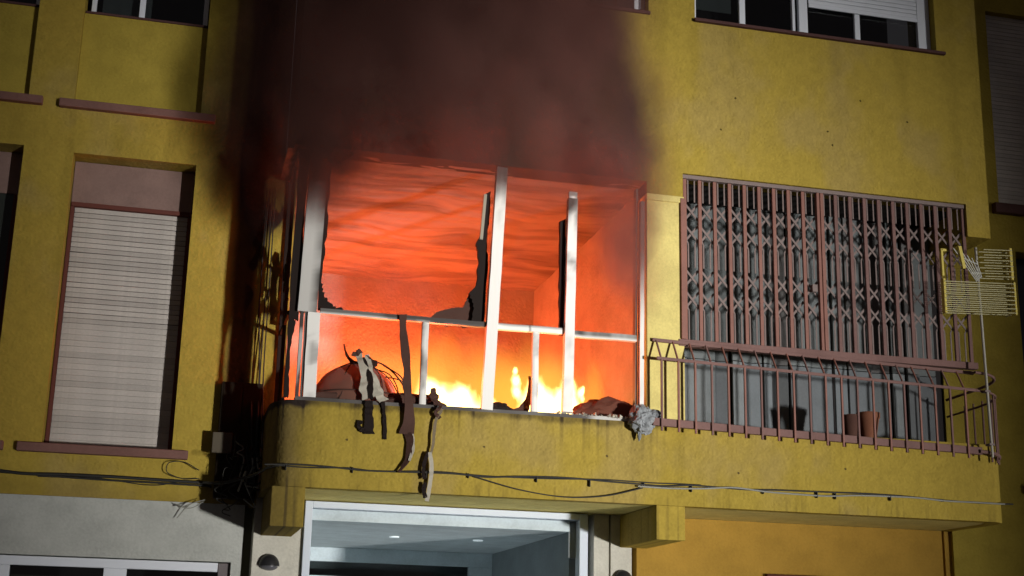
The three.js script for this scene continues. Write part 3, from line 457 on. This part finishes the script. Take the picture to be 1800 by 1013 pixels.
// ------------------------------------------------------------------ flames
{
  const hot = new THREE.MeshStandardMaterial({ name: 'flame_hot', color: C(0, 0, 0), emissive: C(1, 0.62, 0.20), emissiveIntensity: 9.0, vertexColors: true, transparent: true, side: THREE.DoubleSide, roughness: 1 });
  const warm = new THREE.MeshStandardMaterial({ name: 'flame_warm', color: C(0, 0, 0), emissive: C(1, 0.40, 0.045), emissiveIntensity: 1.5, vertexColors: true, transparent: true, side: THREE.DoubleSide, roughness: 1 });
  const tongue = (list, x, y, z, h, r, n, lean, a) => { for (let i = 0; i < n; i++) { const t = Math.pow(rnd(), 1.3), k = (1 - 0.75 * t); list.push({ p: [x + lean * t * h + r * k * rr(-0.7, 0.7), y + t * h, z + r * k * rr(-0.7, 0.7)], n: [rr(-0.6, 0.6), rr(-0.3, 0.3), 1], r: r * (0.35 + 0.5 * k) * rr(0.7, 1.2), s: 1.7, a: a * (1 - 0.5 * t) }); } };
  const fl = thing('flame', 'larger white-hot flame behind the parapet just left of the tall leaning post', 'fire', [2.78, 3.3, -1.0], 'flames behind the parapet');
  let h = [], w = [];
  tongue(h, -0.24, 0.66, 0, 0.26, 0.22, 26, -0.2, 0.6); tongue(h, 0.0, 0.62, 0, 0.22, 0.22, 24, 0.2, 0.6); tongue(h, 0.28, 0.58, 0.05, 0.2, 0.17, 18, 0.3, 0.55);
  tongue(w, -0.2, 0.5, -0.1, 0.85, 0.55, 12, 0.05, 0.22); tongue(w, 0.3, 0.5, -0.1, 0.8, 0.55, 12, 0.1, 0.22);
  for (let i = 0; i < 16; i++) w.push({ p: [rr(-1.0, 1.3), rr(0.5, 1.25), rr(-1.6, -0.4)], n: [rr(-0.3, 0.3), rr(-0.3, 0.3), 1], r: rr(0.5, 0.85), s: 0.9, a: rr(0.09, 0.17) });
  flakeMesh(fl, 'core', h, hot, 6); flakeMesh(fl, 'outer_flame', w, warm, 7);
  const f2 = thing('flame', 'white-hot flame behind the parapet between the second mullion and the right post', 'fire', [3.64, 3.34, -0.7], 'flames behind the parapet');
  h = []; w = [];
  tongue(h, -0.1, 0.6, 0, 0.32, 0.2, 26, 0.0, 0.6); tongue(h, 0.16, 0.6, 0, 0.34, 0.18, 24, 0.15, 0.6); tongue(h, -0.30, 0.8, 0, 0.3, 0.06, 12, -0.15, 0.5); tongue(h, 0.34, 0.82, 0, 0.12, 0.05, 8, 0.3, 0.5);
  tongue(w, -0.1, 0.5, -0.1, 0.8, 0.5, 12, 0, 0.22); tongue(w, 0.36, 0.5, -0.05, 0.6, 0.3, 9, 0.25, 0.22);
  flakeMesh(f2, 'core', h, hot, 6); flakeMesh(f2, 'outer_flame', w, warm, 7);
  const glow = (x, y, z, i, g = 0.095) => { const l = new THREE.PointLight(C(1, g, 0.040), i); l.position.set(x, y, z); l.castShadow = true; l.shadow.radius = 6; scene.add(l); };
  glow(2.5, 4.3, -0.8, 6); glow(3.5, 4.3, -0.7, 3); glow(2.5, 4.15, -3.75, 40, 0.14);
}

// ------------------------------------------------------------------ smoke rolling out of the bay and up the wall
{
  const smokeMat = new THREE.MeshPhysicalMaterial({ name: 'smoke_particles', color: C(0.24, 0.115, 0.098), roughness: 1, specularIntensity: 0, vertexColors: true, transparent: true, side: THREE.DoubleSide, transmission: 0.45, thickness: 0 });
  const list = [];
  // thicker, sootier smoke towards the left, thinner brown smoke on the right
  const shade = (x, y) => { const k = lerp(0.36, 1.05, step(1.2, 3.8, x + 0.9 * (fbm(x * 0.8 + 9, y * 0.7, 4, 3) - 0.5))) * lerp(1.1, 0.85, step(6.4, 8.5, y)); return [k, k * 0.97, k * 0.95]; };
  const add = (n, f) => { for (let i = 0; i < n; i++) { const o = f(); if (o) list.push(o); } };
  const nrm = () => [rr(-0.4, 0.4), rr(-0.28, 0.22), 1];
  for (let j = 0; j < 13; j++) for (let i = 0; i < 11; i++) { // rolling plume, evenly scattered
    const t = (j + rnd()) / 13, y = 6.2 + 3.4 * t, x = lerp(0.8, 4.3 - 0.22 * t, (i + rnd()) / 11), r = rr(0.45, 0.72) * (0.85 + 0.25 * t);
    list.push({ p: [x - 0.08 * t, y, rr(0.16, 0.5) + 0.3 * t], n: nrm(), r, s: rr(1, 1.4), c: shade(x, y), a: rr(0.24, 0.40) * lerp(1, 0.62, step(3.4, 4.3, x)) * lerp(0.5, 1, step(0.0, 0.16, t)) * (0.75 + 0.5 * fbm(x * 1.1 + 3, y * 0.9, 2, 3)) });
  }
  add(16, () => ({ p: [rr(0.3, 0.95), rr(5.9, 9.4), rr(-0.75, -0.1)], n: nrm(), r: rr(0.3, 0.5), s: 1.6, c: [0.3, 0.28, 0.27], a: rr(0.25, 0.45) }));
  add(24, () => ({ p: [rr(0.85, 1.5), rr(5.75, 6.6), rr(0.12, 0.4)], n: nrm(), r: rr(0.25, 0.4), s: 1.3, c: [0.5, 0.48, 0.46], a: rr(0.16, 0.32) }));
  add(20, () => { const y = rr(4.9, 6.6); return { c: [0.95, 1.05, 1.1], p: [rr(3.8 + 0.3 * (6.6 - y) / 1.5, 4.5), y, rr(0.08, 0.3)], n: nrm(), r: rr(0.25, 0.42), s: 1.6, a: rr(0.15, 0.32) }; });
  add(26, () => ({ p: [rr(1.4, 4.1), rr(5.95, 6.4), rr(0.02, 0.4)], n: nrm(), r: rr(0.25, 0.42), s: 0.8, a: rr(0.06, 0.15) }));
  add(40, () => ({ p: [rr(1.2, 4.2), rr(4.9, 6.05), rr(-4.0, -0.5)], n: nrm(), r: rr(0.45, 0.75), s: 0.5, a: rr(0.08, 0.18) }));
  const m = flakeMesh(scene, 'smoke', list.map((o) => o), smokeMat);
  m.userData = { label: 'dark brown smoke pouring from the burning bay and up the yellow wall', category: 'smoke', kind: 'stuff' };
}

// ------------------------------------------------------------------ folding grille over the loggia
{
  const g = thing('folding_grille', 'rusty pink two-leaf folding lattice grille closing the balcony above its railing', 'grille', [6.4, 4.66, -0.04]);
  const z = -0.05, y0 = 4.70, y1 = 6.44;
  wpart(g, 'bottom_beam', rb(4.79, 8.12, 4.63, 4.70, z - 0.03, z + 0.06), ironPink); wpart(g, 'top_track', rb(4.855, 8.095, 6.405, 6.447, z - 0.03, z + 0.03), ironGrey);
  wpart(g, 'side_post', rb(4.815, 4.87, 4.70, 6.17, z - 0.0, z + 0.075), ironRed);
  wpart(g, 'side_post', [rb(6.35, 6.385, y0, 6.405, z - 0.02, z + 0.03), rb(6.39, 6.43, y0, 6.405, z - 0.02, z + 0.032)], ironRed);
  const leaf = (a, b, n, matV) => {
    const p = (b - a) / n;
    for (let i = 0; i <= n; i++) { if ((a > 6 && i === 0) || (a < 6 && i === n)) continue; const x = a + p * i; wpart(g, 'bar', [rb(x - 0.021, x + 0.019, y0, 6.405, z - 0.012, z + 0.016, 0.006), bx(x + 0.020, x + 0.027, y0, 6.405, z - 0.02, z - 0.012)], matV).name = numbered('grille_bar'); }
    for (let i = 0; i < n; i++) {
      const xa = a + p * i + 0.012, xb = a + p * (i + 1) - 0.012, xm = (xa + xb) / 2, gs = [];
      for (const yc of [6.06, 5.83, 5.36, 5.13]) { gs.push(flat([xa, yc + 0.085, z - 0.018], [xb, yc - 0.085, z - 0.018], 0.022, 0.006), flat([xb, yc + 0.085, z - 0.026], [xa, yc - 0.085, z - 0.026], 0.022, 0.006)); }
      for (const [ya, yb] of [[5.72, 5.47], [5.02, y0], [6.40, 6.17]]) for (const s of [-1, 1]) gs.push(flat([xm + s * 0.036, ya, z - 0.022], [xm + s * 0.036, yb, z - 0.022], 0.014, 0.006), flat([xm + s * 0.036, ya, z - 0.02], [xm + s * 0.055, ya + 0.035, z - 0.02], 0.014, 0.006));
      wpart(g, 'lattice', gs, ironGrey).name = numbered('lattice');
    }
  };
  leaf(4.885, 6.367, 9, ironRed); leaf(6.41, 8.08, 10, ironPink);
  wpart(g, 'lock', rb(6.27, 6.33, 5.32, 5.40, z - 0.02, z + 0.03), ironGrey);
}
// ------------------------------------------------------------------ balcony railing
{
  const r = thing('balcony_railing', 'red painted iron balcony railing with bent bars, right of the burning bay', 'railing', [4.5, 3.8, 0.15]);
  const zf = 0.15, dy = (x) => -0.024 * (x - 4.5);
  const rail = (x0, x1, y, h, d, z, m, name) => { const g = rb(0, x1 - x0, -h / 2, h / 2, -d / 2, d / 2, 0.006); g.rotateZ(-0.024).translate(x0, y + dy(x0), z); return wpart(r, name, g, m); };
  rail(4.505, 8.0, 4.455, 0.032, 0.012, zf, ironPink, 'mid_rail'); rail(4.505, 8.05, 4.665, 0.035, 0.03, 0.02, ironPink, 'top_rail'); rail(4.47, 8.02, 3.832, 0.075, 0.05, zf - 0.035, ironPink, 'bottom_rail');
  const bars = []; let i = 0;
  for (let x = 4.555; x < 8.0; x += 0.1735) { const d = dy(x); const m = wpart(r, 'bar', [rb(x - 0.0105, x + 0.0105, 3.745 + d, 4.45 + d, zf - 0.011, zf + 0.011, 0.004), bar([x, 4.44 + d, zf], [x - 0.012, 4.66 + d, 0.03], 0.010, 6)], i++ % 3 ? ironRed : ironPink); m.name = numbered('railing_bar'); }
  // return round the right corner
  const corner = (y, rad) => tube([[7.98, y, zf], [8.15, y - 0.01, zf - 0.02], [8.28, y - 0.03, zf - 0.12], [8.33, y - 0.05, zf - 0.3], [8.34, y - 0.07, -1.0]], rad, 30, 6);
  wpart(r, 'corner_rail', [corner(4.37, 0.013), corner(4.56, 0.016), corner(3.74, 0.02)], ironPink);
  for (const [x, z] of [[8.13, 0.13], [8.22, 0.08], [8.29, 0.0], [8.33, -0.14], [8.34, -0.31], [8.34, -0.48], [8.34, -0.65]]) wpart(r, 'bar', bar([x, 3.64, z], [x, 4.36, z], 0.0105, 6), ironPink).name = numbered('railing_bar');
}
{ // flower pot behind the bars
  const p = thing('flower_pot', 'small terracotta pot standing behind the railing bars', 'pot', [6.86, 3.84, -0.065], 'pots on the balcony');
  part(p, 'pot', new THREE.LatheGeometry([[0, 0], [0.075, 0], [0.108, 0.2], [0.118, 0.2], [0.12, 0.255], [0.106, 0.255], [0.1, 0.2], [0.0, 0.19]].map(([x, y]) => new THREE.Vector2(x, y)), 24), std('terracotta', C(0.23, 0.095, 0.055), { map: speckle }));
  const q = thing('flower_pot', 'darker brown pot half hidden behind the terracotta pot on the balcony', 'pot', [6.66, 3.84, -0.06], 'pots on the balcony');
  part(q, 'pot', new THREE.LatheGeometry([[0, 0], [0.06, 0], [0.085, 0.22], [0.09, 0.22], [0.07, 0.19], [0, 0.18]].map(([x, y]) => new THREE.Vector2(x, y)), 20), std('dark_terracotta', C(0.10, 0.05, 0.038), { map: speckle }));
}
{ // yellow wire rack on its pole
  const yel = std('yellow_plastic', C(0.62, 0.50, 0.10), { roughness: 0.5 }), wire = std('coated_wire', C(0.46, 0.42, 0.22), { roughness: 0.5 }), white = std('white_wire', C(0.62, 0.62, 0.55), { roughness: 0.5 });
  const pole = thing('pole', 'thin pale pole fixed to the right end of the balcony railing', 'pole', [8.085, 3.66, 0.19]);
  wpart(pole, 'shaft', bar([8.095, 3.68, 0.19], [8.06, 5.9, 0.19], 0.014, 8), std('pale_pole', C(0.42, 0.40, 0.34), { roughness: 0.6 }));
  wpart(pole, 'bracket', [bx(8.06, 8.12, 3.80, 3.82, 0.13, 0.21), bx(8.05, 8.11, 4.35, 4.37, 0.13, 0.21)], ironGrey);
  const c = thing('wire_rack', 'yellow wire clothes rack with a white wire fan, high on the pole', 'clothes rack', [8.07, 5.15, 0.2]);
  const z0 = 0.17, z1 = 0.30;
  for (const z of [z0 + 0.04, z1]) {
    for (let i = 0; i < 8; i++) wpart(c, 'wire', bar([7.60, 5.15 + i * 0.045, z], [8.42, 5.19 + i * 0.045, z], 0.0062, 5), wire).name = numbered('wire');
    for (let i = 0; i < 6; i++) wpart(c, 'wire', bar([8.08, 5.56 + i * 0.058, z], [8.42, 5.58 + i * 0.058, z], 0.0062, 5), wire).name = numbered('wire');
  }
  for (const x of [7.78, 7.95, 8.2, 8.35]) wpart(c, 'cross_wire', bar([x, 5.165, z0 + 0.045], [x, 5.165, z1], 0.0045, 5), wire);
  wpart(c, 'end_frame', [rb(7.588, 7.618, 5.13, 5.5, z1 - 0.06, z1, 0.01)], yel); wpart(c, 'end_frame', [rb(7.58, 7.61, 5.52, 5.82, z1 - 0.04, z1, 0.01), rb(7.58, 7.65, 5.79, 5.82, z1 - 0.04, z1, 0.008)], yel);
  wpart(c, 'end_frame', [rb(8.41, 8.437, 5.17, 5.53, z1 - 0.06, z1, 0.01)], yel); wpart(c, 'end_frame', [rb(8.39, 8.425, 5.55, 5.90, z1 - 0.04, z1, 0.01).rotateZ(0)], yel);
  wpart(c, 'handle', flat([7.80, 5.86, z1], [7.84, 5.62, z1], 0.035, 0.02), yel);
  for (let i = 0; i < 6; i++) wpart(c, 'fan_wire', bar([7.74 + i * 0.052, 5.84 - i * 0.022, z1 - 0.02], [7.99 + i * 0.012, 5.50 + i * 0.01, z1 - 0.02], 0.006, 5), white).name = numbered('fan_wire');
  for (let i = 0; i < 2; i++) { const t = (i + 0.5) / 2; wpart(c, 'fan_wire', bar([lerp(7.74, 7.99, t), lerp(5.84, 5.50, t), z1 - 0.015], [lerp(8.0, 8.06, t), lerp(5.73, 5.55, t), z1 - 0.015], 0.005, 5), white).name = numbered('fan_wire'); }
}

// ------------------------------------------------------------------ entrance portal
{
  const spotGlow = std('spot_lamp_glass', C(0.6, 0.62, 0.62), { emissive: C(0.8, 0.95, 1), emissiveIntensity: 0.35 });
  const p = thing('entrance_portal', 'white metal framed entrance with grey-blue porch ceiling under the burning bay', 'entrance', [2.75, 0, -1.1]);
  const z = -1.08;
  wpart(p, 'outer_frame', [rb(1.31, 1.385, -0.02, 3.04, z - 0.12, z + 0.03), rb(4.10, 4.19, -0.02, 3.04, z - 0.12, z + 0.03), rb(1.385, 4.10, 2.975, 3.04, z - 0.12, z + 0.03)], portalMetal);
  wpart(p, 'lintel_panel', rb(1.385, 4.02, 2.862, 2.972, z - 0.2, z - 0.06), portalPanel);
  wpart(p, 'corner_panel', rb(4.02, 4.10, 2.60, 2.972, z - 0.2, z - 0.1), portalDark);
  wpart(p, 'porch_ceiling', bx(1.2, 4.12, 2.872, 2.95, -4.9, z - 0.202), portalCeil);
  wpart(p, 'porch_side_wall', bx(4.06, 4.2, -0.02, 2.871, -4.9, z - 0.202), portalDark); wpart(p, 'porch_side_wall', bx(1.2, 1.33, -0.02, 2.871, -4.9, z - 0.202), portalPanel);
  wpart(p, 'inner_frame', [rb(1.33, 4.06, 2.70, 2.87, -4.85, -4.74), rb(3.76, 4.06, -0.02, 2.70, -4.85, -4.74)], portalPanel);
  wpart(p, 'inner_transom', rb(1.33, 3.2, 2.45, 2.53, -4.85, -4.75), portalPanel);
  wpart(p, 'pane', bx(1.33, 3.76, -0.02, 2.70, -4.83, -4.825), glass);
  wpart(p, 'hall_back_wall', bx(1.2, 4.2, -0.02, 2.8, -7.2, -7.1), darkRoom); wpart(p, 'hall_ceiling', bx(1.2, 4.2, 2.62, 2.75, -7.1, -4.9), portalDark);
  for (const [x, zz] of [[2.47, -2.75], [3.42, -2.75]]) wpart(p, 'ceiling_spot', new THREE.CylinderGeometry(0.055, 0.055, 0.012, 20).translate(x, 2.866, zz), spotGlow);
  for (const [x, zz] of [[2.47, -2.75], [3.42, -2.75]]) { const l = new THREE.SpotLight(C(0.88, 0.96, 1), 13, 0, 1.05, 0.6); l.position.set(x, 2.85, zz); l.target.position.set(x, 0, zz); l.castShadow = true; l.shadow.radius = 3; scene.add(l, l.target); }
  wpart(p, 'porch_floor', bx(1.33, 4.06, -0.119, 0.006, -4.74, -0.9), std('porch_marble', C(0.62, 0.64, 0.64), { map: speckle, roughness: 0.5 }));
}
for (const [x, y, label] of [[1.0, 2.40, 'black domed wall lamp on the left pillar of the entrance'], [4.575, 2.38, 'black domed wall lamp on the right pillar of the entrance']]) {
  const l = thing('wall_lamp', label, 'wall lamp', [x, y, -1.1], 'wall lamps beside the entrance');
  part(l, 'hood', new THREE.SphereGeometry(0.1, 24, 12, 0, Math.PI * 2, 0, Math.PI / 2).scale(1, 1.15, 0.8).translate(0, 0, 0.02), std('lamp_black', C(0.02, 0.02, 0.022), { roughness: 0.35 }));
  part(l, 'glass_cover', new THREE.SphereGeometry(0.085, 20, 8, 0, Math.PI * 2, Math.PI / 2, Math.PI / 2).scale(1, 0.5, 0.75).translate(0, 0, 0.02), std('lamp_glass', C(0.10, 0.10, 0.11), { roughness: 0.15 }));
}

// ------------------------------------------------------------------ cables, cabinet and boxes
{
  const wob = (x0, x1, y0, y1, z, n, a, sd) => { const o = []; for (let i = 0; i <= n; i++) { const t = i / n; o.push([lerp(x0, x1, t), lerp(y0, y1, t) + a * (noise3(t * n * 0.7 + sd, sd, 2) - 0.5), z + 0.01 * (noise3(t * n, sd, 5) - 0.5)]); } return o; };
  const a = thing('cable_bundle', 'black cable bundle along the left building below its shutter', 'cable', [-1, 3.18, ZB + 0.03]);
  wpart(a, 'cable', [tube(wob(-4.2, 0.4, 3.2, 3.165, ZB + 0.03, 16, 0.03, 3), 0.016, 90, 6), tube(wob(-4.2, 0.4, 3.175, 3.15, ZB + 0.028, 16, 0.04, 7), 0.010, 90, 6), tube(wob(-1.2, 0.4, 3.14, 3.15, ZB + 0.02, 10, 0.06, 11), 0.005, 60, 5)], cableMat);
  wpart(a, 'loose_loop', [tube([[0.28, 3.2, ZB + 0.04], [0.12, 3.19, ZB + 0.06], [-0.03, 3.25, ZB + 0.07], [-0.02, 3.33, ZB + 0.07], [0.12, 3.35, ZB + 0.06], [0.27, 3.28, ZB + 0.05]], 0.005, 40, 5)], cableMat);
  const b = thing('cable_bundle', 'long cable run along the yellow parapet above the entrance', 'cable', [4.6, 3.25, 0.03]);
  wpart(b, 'cable', [tube(wob(0.82, 8.4, 3.235, 3.25, 0.025, 26, 0.035, 21), 0.0085, 140, 6), tube(wob(0.9, 5.0, 3.225, 3.255, 0.02, 18, 0.03, 33), 0.006, 120, 6)], cableMat);
  wpart(b, 'pale_cable', tube(wob(4.35, 8.3, 3.232, 3.235, 0.03, 12, 0.045, 44), 0.009, 90, 6), cableGrey);
  wpart(b, 'drooping_cable', tube([[2.75, 3.22, 0.03], [3.2, 3.12, 0.03], [3.65, 3.075, 0.03], [4.05, 3.11, 0.03], [4.4, 3.2, 0.03]], 0.006, 50, 5), cableMat);
  for (let i = 0; i < 13; i++) { const x = 1.1 + i * 0.55 + rr(-0.22, 0.22); wpart(b, 'clip', [bx(x - 0.003, x + 0.003, 3.175 + rr(0, 0.05), 3.25, 0.001, 0.036)], cableMat).name = numbered('clip'); }
  const k = thing('cable_cabinet', 'dark brown weathered cabinet on the left wall beside the bay', 'cabinet', [0.55, 3.1, ZB]);
  wpart(k, 'box', rb(0.42, 0.82, 3.02, 4.15, ZB + 0.002, ZB + 0.12, 0.01), boxBrown); wpart(k, 'door', [rb(0.44, 0.62, 3.1, 4.12, ZB + 0.12, ZB + 0.128, 0.003), rb(0.63, 0.80, 3.1, 4.12, ZB + 0.12, ZB + 0.128, 0.003)], boxBrown);
  const j = thing('junction_box', 'small grey-brown junction box in front of the dark cabinet', 'junction box', [0.44, 3.43, ZB + 0.17]);
  wpart(j, 'box', rb(0.37, 0.56, 3.44, 3.64, ZB + 0.13, ZB + 0.18, 0.008), boxGrey);
  const t = thing('cable_tangle', 'tangle of black and pale cables hanging below the cabinet at the corner', 'cables', [0.55, 3.1, ZB + 0.2]);
  const ts = [], tp = [];
  for (let i = 0; i < 20; i++) { const x = rr(0.45, 0.85), y = rr(3.05, 3.7), p = []; for (let q = 0; q < 5; q++) p.push([x + rr(-0.08, 0.08), y - q * rr(0.04, 0.12) + rr(0, 0.08), ZB + rr(0.19, 0.3)]); (i % 5 ? ts : tp).push(tube(p, rr(0.004, 0.011), 24, 5)); }
  for (let i = 0; i < 7; i++) { const x = 0.72 + 0.03 * i; ts.push(tube([[x, 6.2, ZB + 0.04], [x + rr(-0.02, 0.02), 5, ZB + 0.05], [x + rr(-0.03, 0.03), 4.2, ZB + 0.1], [x + rr(-0.06, 0.06), 3.3, ZB + 0.2]], 0.007, 30, 5)); if (i === 3) break; }
  ts.push(tube([[0.32, 3.16, ZB + 0.1], [0.5, 3.15, ZB + 0.24], [0.72, 3.2, ZB + 0.4], [0.84, 3.235, -0.45], [0.86, 3.235, -0.2], [0.95, 3.235, 0.0]], 0.014, 30, 6));
  for (let i = 0; i < 3; i++) tp.push(tube([[rr(0.3, 0.45), rr(2.95, 3.05), ZB + 0.12], [rr(0.1, 0.25), rr(2.85, 2.98), ZB + 0.1], [rr(-0.0, 0.12), rr(2.8, 2.95), ZB + 0.06]], 0.005, 20, 5));
  wpart(t, 'black_cable', ts, cableMat); wpart(t, 'pale_cable', tp, cableGrey);
}
renderer.render(scene, camera);
